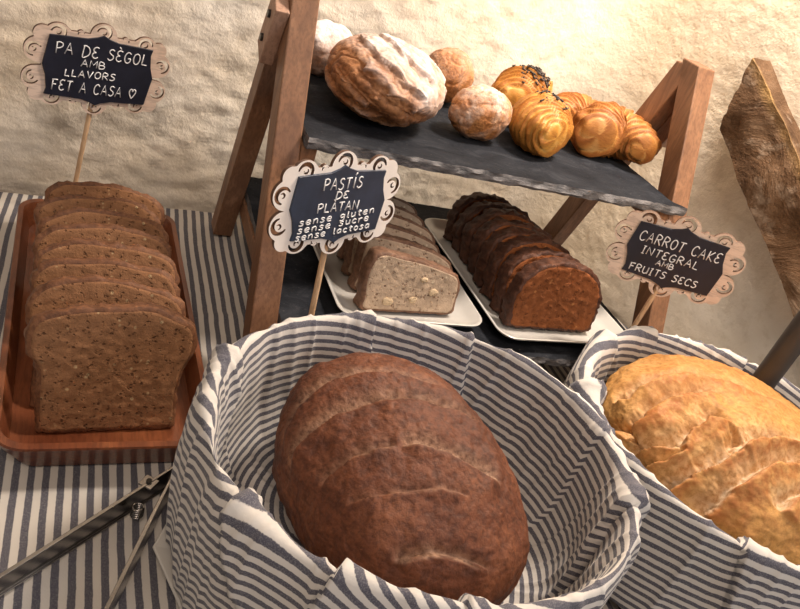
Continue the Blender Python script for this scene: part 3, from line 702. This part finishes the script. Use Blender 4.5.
def croissant_mat(name, c0, c1, c2):
    t = NT(name); v = t.coord(); a = t.noise(v, 45, 4, 0.6); b = t.noise(t.coord('Object', (1, 1, 3)), 220, 4, 0.65)
    lay = t.attr('layer')
    col = t.ramp(lay, [(0.0, c2), (0.45, c1), (1.0, c0)])
    col = t.mix(t.ramp(a, [(0.4, 0.0), (0.7, 0.55)]), col, c0)
    col = t.mix(t.ramp(b, [(0.35, 0.35), (0.5, 0.0)]), col, tuple(0.5 * q for q in c0))
    return t.done(col, 0.5, t.bump(b, 0.45, 0.0009), spec=0.4)
CROIS = croissant_mat('baked_croissant', (0.30, 0.100, 0.020), (0.50, 0.215, 0.050), (0.62, 0.35, 0.12))
CROISG = croissant_mat('glazed_croissant', (0.40, 0.150, 0.026), (0.62, 0.30, 0.055), (0.68, 0.42, 0.14))
def croissant(name, mat, loc, rz, ax, ay, phi, R, layers, seed, endr=0.5, zs=0.92, asym=0.0, step=0.09, power=1.5):
    """rolled pastry bent to a crescent (its horns towards -y), stepped layers growing to the middle"""
    m = MB(); nl, nr = 190, 60; rs = []; lay = []
    for i in range(nl + 1):
        u = -1 + 2 * i / nl; g = u * phi
        cx, cy = ax * sin(g), ay * (cos(g) - 1); t = Vector((ax * cos(g), -ay * sin(g), 0)).normalized()
        ring = []
        for j in range(nr):
            a = 2 * pi * j / nr
            sl = 0.13 * sin(a + 0.8) * (1 if u > 0 else -1) * min(1, abs(u) * 3)
            q = (1 - abs(u) + sl * 0.8 + 0.07 * fbm((u * 2.5 + seed, cos(a) * 1.3, sin(a) * 1.3), 2)) * layers
            st = math.floor(q); fr = q - st
            base = endr + (1 - endr) * (1 - min(1, max(0, 1 - (st + sstep(0.0, 0.16, fr)) / layers)) ** power)
            jit = 0.05 * nz((st * 3.7 + seed, cos(a) * 1.2, sin(a) * 1.2))
            rr = R * (1 + asym * u) * (base + jit) * (1 - step * sstep(0.1, 1.0, fr)) * (1 + 0.05 * fbm((u * 5 + seed, cos(a) * 2, sin(a) * 2), 3))
            if abs(u) > 0.90: rr *= sqrt(max(0.02, 1 - ((abs(u) - 0.90) / 0.10) ** 2))
            ring.append((cx + t.y * cos(a) * rr * -1, cy + t.x * cos(a) * rr, sin(a) * rr * zs)); lay.append(min(1, max(0, 1.05 - 0.95 * fr + 0.35 * nz((st * 2.1 + seed, a, 0)) if fr > 0.05 else 0.9)))
        rs.append(ring)
    zmin = min(p[2] for r in rs for p in r) * 0.84
    rs = [[(x, y, z if z > zmin else zmin + (z - zmin) * 0.05) for x, y, z in r] for r in rs]
    m.rings(rs, cap0=True, cap1=True)
    o = m.build(name, mat, attrs={'layer': lay}); o.location = (loc[0], loc[1], loc[2] - zmin); o.rotation_euler = (0, 0, rz)
    return o
ZS = 0.2015
cf = croissant('croissant', CROISG, (0.2560, 0.1500, ZS), radians(66), 0.040, 0.040, 0.85, 0.0310, 7, 1, endr=0.52)
tag(cf, 'front croissant strewn with dark sprinkles, showing its rolled spiral end', 'croissant', 'sprinkled croissants')
cb = croissant('croissant', CROISG, (0.2690, 0.2230, ZS), radians(25), 0.036, 0.040, 0.9, 0.0330, 6, 4, endr=0.52)
tag(cb, 'rear golden croissant topped with dark sprinkles, behind the other sprinkled one', 'croissant', 'sprinkled croissants')
pf = croissant('croissant', CROIS, (0.3610, 0.1810, ZS), radians(-16), 0.0265, 0.036, 1.62, 0.0300, 6, 7, endr=0.58, asym=-0.14)
tag(pf, 'plain golden brown crescent croissant at the front right end of the slate shelf', 'croissant', 'plain croissants')
pb = croissant('croissant', CROIS, (0.3480, 0.2400, ZS), radians(8), 0.032, 0.030, 1.2, 0.0240, 6, 11, endr=0.52)
tag(pb, 'plain brown croissant at the back, half hidden behind the front plain croissant', 'croissant', 'plain croissants')
def sprinkles(o, n, seed, cx, cy, sx, sy):
    rnd = random.Random(seed); m = MB(); me = o.data
    tops = [v for v in me.vertices if v.normal.z > 0.45]
    k = 0
    while k < n:
        v = rnd.choice(tops)
        if rnd.random() > exp(-((v.co.x - cx) / sx) ** 2 - ((v.co.y - cy) / sy) ** 2): continue
        nn = v.normal.normalized(); t = nn.cross(Vector((rnd.uniform(-1, 1), rnd.uniform(-1, 1), 0.2))).normalized()
        p = v.co + nn * 0.0006; h = rnd.uniform(0.0012, 0.0026)
        m.tube([p - t * h, p + t * h + nn * 0.0003], 0.00095, 5); k += 1
    s = m.build('chocolate_sprinkles', m_simple('dark_chocolate', (0.022, 0.012, 0.009), 0.4), o); s['kind'] = 'stuff'
    s['label'] = 'dark chocolate sprinkles'
sprinkles(cf, 130, 3, 0.008, -0.006, 0.010, 0.011)
sprinkles(cb, 230, 5, 0.002, -0.002, 0.012, 0.013)

# ------------------------------------------------------------------ handwritten signs
G = {  # strokes on a 4 x 6 grid, and an advance width
 'A': (4, [[(0,0),(2,6),(4,0)],[(0.8,2.2),(3.2,2.2)]]), 'B': (3.6, [[(0,0),(0,6),(2.4,5.6),(2.8,4.4),(2.2,3.3),(0,3)],[(2.0,3.2),(3.4,2.4),(3.2,0.8),(2,0),(0,0)]]),
 'C': (3.6, [[(3.5,5),(2.4,6),(1,5.6),(0.1,3.8),(0.2,1.6),(1.2,0.2),(2.6,0.1),(3.5,0.9)]]), 'D': (3.8, [[(0.2,6),(0,0),(1.8,0.1),(3.4,1.4),(3.7,3.4),(2.8,5.2),(1.2,6),(-0.3,6)]]),
 'E': (3.2, [[(3.1,5.6),(1.6,6),(0.3,5),(0.6,3.6),(1.8,3.1),(0.4,2.7),(0,1.3),(0.9,0.1),(2.2,0),(3.2,0.7)]]), 'F': (3.4, [[(0.3,0),(0.3,5.8)],[(-0.3,5.9),(3.4,6)],[(0.3,3.2),(2.6,3.3)]]),
 'G': (3.7, [[(3.4,5.2),(2.2,6),(0.9,5.4),(0.1,3.4),(0.5,1),(1.8,0),(3.2,0.7),(3.5,2.5),(2,2.5)]]), 'I': (2.0, [[(1,6),(1,0)],[(0.1,6),(1.9,6)],[(0.1,0),(1.9,0)]]),
 'i': (1.0, [[(0.5,4.2),(0.5,0)],[(0.5,5.6),(0.55,5.9)]]),
 'L': (3.0, [[(0.3,6),(0.1,0.1),(3.1,0)]]), 'M': (4.4, [[(0,0),(0.3,6),(2.2,2.2),(4.1,6),(4.4,0)]]), 'N': (3.9, [[(0,0),(0.2,6),(3.6,0),(3.8,6)]]),
 'O': (3.8, [[(2,6),(0.7,5.3),(0,3.2),(0.6,0.9),(1.9,0),(3.2,0.8),(3.8,3),(3.2,5.2),(1.8,6)]]), 'P': (3.5, [[(0.4,0),(0.2,6)],[(-0.2,5.6),(1.6,6.1),(3.2,5.4),(3.3,4),(2,3),(0.4,2.8)]]),
 'R': (3.7, [[(0.2,0),(0.2,6),(2.4,5.9),(3.3,4.8),(2.6,3.5),(0.3,3.1)],[(1.2,3.2),(3.7,0)]]), 'S': (3.2, [[(3.1,5.4),(2,6),(0.7,5.5),(0.5,4.2),(1.6,3.3),(2.8,2.5),(3,1.2),(1.9,0.1),(0.7,0.1),(0,0.8)]]),
 'T': (3.6, [[(1.9,6),(1.8,0)],[(0,5.9),(3.7,6)]]), 'U': (3.6, [[(0.1,6),(0.2,1.4),(1.4,0),(2.8,0.5),(3.5,2),(3.5,6),(3.6,0)]]), 'V': (3.8, [[(0,6),(1.9,0),(3.8,6)]]), 'K': (3.6, [[(0.2,6),(0.2,0)],[(3.3,6),(0.4,2.8),(3.5,0)]]),
 's': (2.6, [[(2.4,3.5),(1.4,4.1),(0.5,3.5),(1.2,2.3),(2.2,1.4),(1.8,0.2),(0.8,0),(0,0.5)]]), 'e': (2.8, [[(0.2,2),(2.4,2.4),(2.2,3.8),(1.2,4.1),(0.2,2.9),(0.2,1.2),(1.2,0),(2.6,0.6)]]), 'n': (2.8, [[(0.2,4),(0.2,0)],[(0.2,2.8),(1.2,4),(2.3,3.6),(2.6,0)]]),
 'g': (2.8, [[(2.4,3.4),(1.2,4.1),(0.1,2.8),(0.8,1.2),(2.2,1.8),(2.5,3.9),(2.4,-0.8),(1.2,-2),(0.1,-1.4)]]), 'l': (1.2, [[(0.5,6),(0.4,0.5),(1.2,0)]]), 'u': (2.8, [[(0.2,4),(0.3,0.8),(1.2,0),(2.4,1.2),(2.5,4),(2.6,0)]]),
 't': (2.2, [[(1,5.6),(0.9,0.6),(1.9,0)],[(0,4),(2.2,4.1)]]), 'c': (2.5, [[(2.3,3.4),(1.3,4.1),(0.2,2.8),(0.3,1),(1.3,0),(2.4,0.6)]]), 'r': (2.3, [[(0.2,4),(0.3,0)],[(0.3,2.6),(1.2,3.9),(2.2,3.8)]]), 'a': (2.8, [[(2.3,3.5),(1.2,4),(0.1,2.4),(0.6,0.3),(1.8,0.6),(2.4,2.4),(2.4,4),(2.7,0)]]), 'o': (2.6, [[(1.4,4.1),(0.3,3),(0.3,0.9),(1.4,0),(2.5,1.1),(2.4,3.1),(1.3,4.1)]]),
 '<': (4.6, [[(2.3,0),(0.5,2.6),(0,4.4),(0.8,5.7),(1.8,5.6),(2.3,4.3),(2.9,5.7),(4,5.6),(4.6,4.3),(3.9,2.4),(2.3,0)]]), ' ': (2.6, []),
}
G['È'] = (G['E'][0], G['E'][1] + [[(0.8,8.0),(1.9,7.0)]]); G['Í'] = (G['I'][0], [[(1,6),(1,0)], [(0.8,7.0),(1.8,8.4)]]); G['À'] = (G['A'][0], G['A'][1] + [[(1.2,8.2),(2.3,7.0)]])
def lettering(lines, y_out, seed):
    """lines: (text, x0, x1, baseline z, cap height, slope)"""
    rnd = random.Random(seed); m = MB()
    for (txt, x0, x1, zb, ch, slope) in lines:
        adv = sum(G[c][0] + 1.5 for c in txt) - 1.5; sx = (x1 - x0) / adv; k = ch / 6; cx = 0
        for c in txt:
            wd, strokes = G[c]; jz = rnd.uniform(-0.03, 0.03) * ch
            for s in strokes:
                pts = []
                for i in range(len(s) - 1):
                    p0, p1, p2, p3 = s[max(i-1, 0)], s[i], s[i+1], s[min(i+2, len(s)-1)]
                    nn = 4 if len(s) > 3 and c not in 'AMNVKL' else 1
                    for q in range(nn):
                        u = q / nn
                        if nn == 1: pt = p1
                        else: pt = tuple(0.5 * ((2*b) + (c_-a)*u + (2*a-5*b+4*c_-d)*u*u + (3*b-a-3*c_+d)*u**3) for a, b, c_, d in zip(p0, p1, p2, p3))
                        pts.append(pt)
                pts.append(s[-1])
                P = []
                for (gx, gz) in pts:
                    X = x0 + (cx + gx) * sx + 0.06 * gz * k; P.append((X, y_out, zb + gz * k + jz + slope * (X - x0)))
                m.tube(P, 0.00050, 6)
            cx += wd + 1.5
    return m
def sign(loc, yaw, pit, rol, w, h, ox, oz, stick_to, frame_mat, board_mat, lines, label, seed):
    t = empty('menu_sign', loc); tag(t, label, 'sign', 'chalkboard signs on sticks')
    n = Vector((-sin(yaw) * cos(pit), -cos(yaw) * cos(pit), sin(pit))); ex = Vector((0, 0, 1)).cross(n).normalized(); ey = n.cross(ex)
    e1 = ex * cos(rol) + ey * sin(rol); e2 = -ex * sin(rol) + ey * cos(rol)
    M = Matrix(((e1.x, -n.x, e2.x), (e1.y, -n.y, e2.y), (e1.z, -n.z, e2.z)))      # local: x right, y away from viewer, z up
    t.rotation_euler = M.to_euler()
    # fretwork frame: scalloped outline with C-shaped cut-outs
    W, H = w / 2 + ox, h / 2 + oz; rl = 0.0112
    lobes = [(-W * 0.60, H * 0.66, rl), (0, H * 0.80, rl), (W * 0.60, H * 0.66, rl), (-W * 0.60, -H * 0.66, rl), (0, -H * 0.80, rl), (W * 0.60, -H * 0.66, rl),
             (-W * 0.84, H * 0.30, rl), (-W * 0.84, -H * 0.34, rl), (W * 0.84, H * 0.30, rl), (W * 0.84, -H * 0.34, rl),
             (-W * 0.80, H * 0.66, 0.0075), (W * 0.80, H * 0.66, 0.0075), (-W * 0.80, -H * 0.68, 0.0075), (W * 0.80, -H * 0.68, 0.0075)]
    def outer(a, g=0.0):
        d = (cos(a), sin(a)); bx, bz = w / 2 + 0.0042, h / 2 + 0.0040
        r = min(bx / max(1e-6, abs(d[0])), bz / max(1e-6, abs(d[1])))
        for (cx, cz, R) in lobes:
            b = d[0] * cx + d[1] * cz; q = cx * cx + cz * cz - R * R; D = b * b - q
            if D > 0 and b > 0: r = max(r, b + sqrt(D))
        return r - g
    cu = bpy.data.curves.new('frame', 'CURVE'); cu.dimensions = '2D'; cu.fill_mode = 'BOTH'; cu.extrude = 0.0014
    def spl(pts):
        s = cu.splines.new('POLY'); s.points.add(len(pts) - 1)
        for p, q in zip(s.points, pts): p.co = (q[0], q[1], 0, 1)
        s.use_cyclic_u = True
    N = 360; spl([(outer(2*pi*k/N) * cos(2*pi*k/N), outer(2*pi*k/N) * sin(2*pi*k/N)) for k in range(N)])
    def cshape(cx, cz, r, th, a0, span):
        n_ = 14; out = []
        for k in range(n_ + 1): a = a0 - span/2 + span * k / n_; out.append((cx + r * cos(a), cz + r * sin(a)))
        for k in range(n_ + 1):
            u = k / n_; a = a0 + span/2 - span * u; q = r - th * (0.35 + 0.65 * sin(pi * u)); out.append((cx + q * cos(a), cz + q * sin(a)))
        spl(out)
    for (cx, cz, R) in lobes[:10]:
        a0 = atan2(cz / H, cx / W) if abs(cx) > 1e-6 else (pi / 2 if cz > 0 else -pi / 2)
        if abs(cx) > W * 0.7: a0 = 0 if cx > 0 else pi
        elif True: a0 = pi / 2 if cz > 0 else -pi / 2
        px_, pz_ = cx + cos(a0) * 0.0034, cz + sin(a0) * 0.0034
        cshape(px_, pz_, 0.0066, 0.0034, a0 + (0.6 if (cx * cz) > 0 else -0.6), 4.3)
        cshape(px_, pz_, 0.0022, 0.0016, a0 + pi + 0.4, 4.4)
    for (fx, fz, a0) in ((-0.31, 0.98, 1.9), (0.31, 0.98, 1.2), (-0.31, -0.98, -1.9), (0.31, -0.98, -1.2)):
        cshape(W * fx, (h / 2 + 0.0028) * fz / 0.98, 0.0030, 0.0018, a0, 3.4)
    tmp = bpy.data.objects.new('tmp', cu); C.objects.link(tmp)
    bpy.context.view_layer.update(); dg = bpy.context.evaluated_depsgraph_get()
    me = bpy.data.meshes.new_from_object(tmp.evaluated_get(dg)); bpy.data.objects.remove(tmp); bpy.data.curves.remove(cu)
    for v in me.vertices: v.co = Vector((v.co.x, 0.0026 - v.co.z, v.co.y))
    me.name = 'frame'; me.materials.clear(); me.materials.append(frame_mat); me.materials.append(BURN); me.update()
    for p in me.polygons:
        p.use_smooth = False
        p.material_index = 1 if abs(p.normal.y) < 0.5 else 0
    fo = bpy.data.objects.new('frame', me); C.objects.link(fo); fo.parent = t
    # board with nipped corners and pointed middles
    def bout(k, g=0.0):
        pts = []; a, b = w / 2, h / 2; q = 0.0042
        half = [(-a, b - 0.3*q), (-a + 1.6*q, b - 0.2*q), (-0.30 * a, b), (-0.10 * a, b + 0.6*q), (0, b + 1.15*q), (0.10 * a, b + 0.6*q), (0.30 * a, b), (a - 1.6*q, b - 0.2*q), (a, b - 0.3*q), (a - 0.3*q, b - 1.6*q), (a + 0.1*q, 0.34 * b), (a + 0.9*q, 0.0)]
        full = half + [(-x, -z) for x, z in half]
        return full
    m = MB(); full = bout(0); m.rings([[(x * s, y, z * s) for x, z in full] for (s, y) in ((1.0, 0.0011), (1.0, -0.0003), (0.992, -0.0006))], cap0=True, cap1=True)
    m.f = [tuple(reversed(f)) for f in m.f]
    m.build('chalkboard', board_mat, t, smooth=False)
    lettering(lines, -0.00085, seed).build('lettering', CHALK, t)
    # stick behind the frame
    Mi = M.inverted(); m = MB(); loc_ = Vector(loc)
    top = Vector((stick_to[0][0], 0.0062, stick_to[0][1])); bot = Mi @ (Vector(stick_to[1]) - loc_)
    m.tube([top, top.lerp(bot, 0.5), bot], 0.0023, 10); m.build('stick', STICKW, t, sharp=50)
    return t
sign((-0.1359, 0.2495, 0.1552), -0.2754, -0.0514, -0.0283, 0.0877, 0.0564, 0.0175, 0.0115, ((0.0005, -0.008), (-0.1505, 0.254, 0.0035)), SIGNW, BOARD,
     [('PA DE SÈGOL', -0.0385, 0.0395, 0.0120, 0.0100, 0.0), ('AMB', -0.0165, 0.0035, 0.0030, 0.0062, 0.0), ('LLAVORS', -0.0290, 0.0135, -0.0078, 0.0062, 0.03), ('FET A CASA <', -0.0385, 0.0340, -0.0218, 0.0096, 0.0)],
     'pale wood framed blackboard sign at left reading pa de sègol, behind the rye slices', 1)
sign((0.0268, 0.0006, 0.1817), -0.3981, 0.1288, 0.0373, 0.0776, 0.0495, 0.0155, 0.0105, ((0.0, -0.008), (0.0295, -0.0225, 0.0035)), SIGNWHITE, BOARD2,
     [('PASTÍS', -0.0175, 0.0165, 0.0122, 0.0082, 0.0), ('DE', -0.0050, 0.0055, 0.0052, 0.0052, 0.0), ('PLÀTAN', -0.0200, 0.0165, -0.0042, 0.0066, 0.0), ('sense gluten', -0.0340, 0.0330, -0.0125, 0.0050, 0.05), ('sense sucre', -0.0345, 0.0290, -0.0182, 0.0050, 0.05), ('sense lactosa', -0.0355, 0.0310, -0.0238, 0.0048, 0.04)],
     'white framed blue blackboard sign in the middle reading pastís de plàtan', 2)
sign((0.3338, -0.0093, 0.1833), 0.6124, -0.0606, 0.1089, 0.0762, 0.0512, 0.0155, 0.0105, ((0.002, -0.008), (0.3345, -0.0062, 0.0668)), SIGNW, BOARD,
     [('CARROT CAKE', -0.0345, 0.0345, 0.0082, 0.0092, 0.0), ('INTEGRAL', -0.0285, 0.0205, -0.0032, 0.0072, 0.0), ('AMB', -0.0130, 0.0020, -0.0102, 0.0050, 0.0), ('FRUITS SECS', -0.0330, 0.0260, -0.0215, 0.0066, 0.02)],
     'pale wood framed blackboard sign at right reading carrot cake integral amb fruits secs', 3)

# ------------------------------------------------------------------ tongs and utensil handle
def tongs():
    hx, hy = -0.0690, -0.1010
    t = empty('serving_tongs', (hx, hy, 0.0035)); tag(t, 'open steel serving tongs lying on the striped cloth at lower left', 'tongs')
    for (tx, ty, s) in ((-0.2350, -0.2350, 1), (-0.1315, -0.2520, -1)):
        d = Vector((tx - hx, ty - hy, 0)); L = d.length; d.normalize(); nrm = Vector((-d.y, d.x, 0)) * s
        if s == 1: nrm = Vector((d.y, -d.x, 0)) * -1
        # nrm points to the outside of the pair
        inner = Vector((-0.1, -0.22, 0)) - Vector((hx, hy, 0)) if s == 1 else Vector((-0.2, -0.19, 0)) - Vector((hx, hy, 0))
        if nrm.dot(inner) > 0: nrm = -nrm
        m = MB(); rs = []
        for i in range(25):
            u = i / 24; c = d * (L * u); wd = 0.0018 + 0.0008 * sstep(0.0, 0.3, u); hh = 0.019 - 0.003 * u
            e = 0.0009; o_ = c + nrm * 0.002
            P = [o_ - nrm * wd + Vector((0, 0, hh)), o_ + Vector((0, 0, hh)), o_, o_ - nrm * wd, o_ - nrm * wd + Vector((0, 0, e)), o_ - nrm * e + Vector((0, 0, e)), o_ - nrm * e + Vector((0, 0, hh - e)), o_ - nrm * wd + Vector((0, 0, hh - e))]
            rs.append(P)
        m.rings(rs, cap0=True, cap1=True)
        if s == -1: m.f = [tuple(reversed(f)) for f in m.f]
        m.build('arm', STEEL, t, smooth=False, bevel=0.0003)
    a = Vector((-0.0855 - hx, -0.1125 - hy, 0.0172))
    m = MB(); M = Matrix.Translation(a) @ Matrix.Rotation(radians(-38), 4, 'Z'); m.box((-0.0048, -0.0048, -0.0002), (0.0048, 0.0048, 0.0012), M); pv = m.build('pivot_plate', STEEL, t, smooth=False, bevel=0.0004)
    m = MB(); m.tube([a + Vector((0, 0, 0.001)), a + Vector((0, 0, 0.0026))], 0.0019, 14); m.build('rivet', BOLT, pv, sharp=40)
    m = MB(); pts = []
    for k in range(60):
        q = 2 * pi * k / 12; pts.append((-0.0915 - hx + 0.0035 * cos(q), -0.1275 - hy + 0.0035 * sin(q), 0.004 + 0.009 * k / 60))
    m.tube(pts, 0.0007, 6); m.build('spring', STEEL, t)
tongs()
m = MB(); m.tube([(0, 0, 0), (0, 0, 0.004), (0, 0, 0.24), (0, 0, 0.252), (0, 0, 0.258)], [0.0085, 0.0105, 0.0105, 0.0095, 0.006], 28)
o = m.build('utensil_handle', GREYP, sharp=50); o.location = (0.4290, -0.0840, 0.052)
tag(o, 'dark grey round utensil handle standing upright between the golden loaf and its liner', 'utensil')
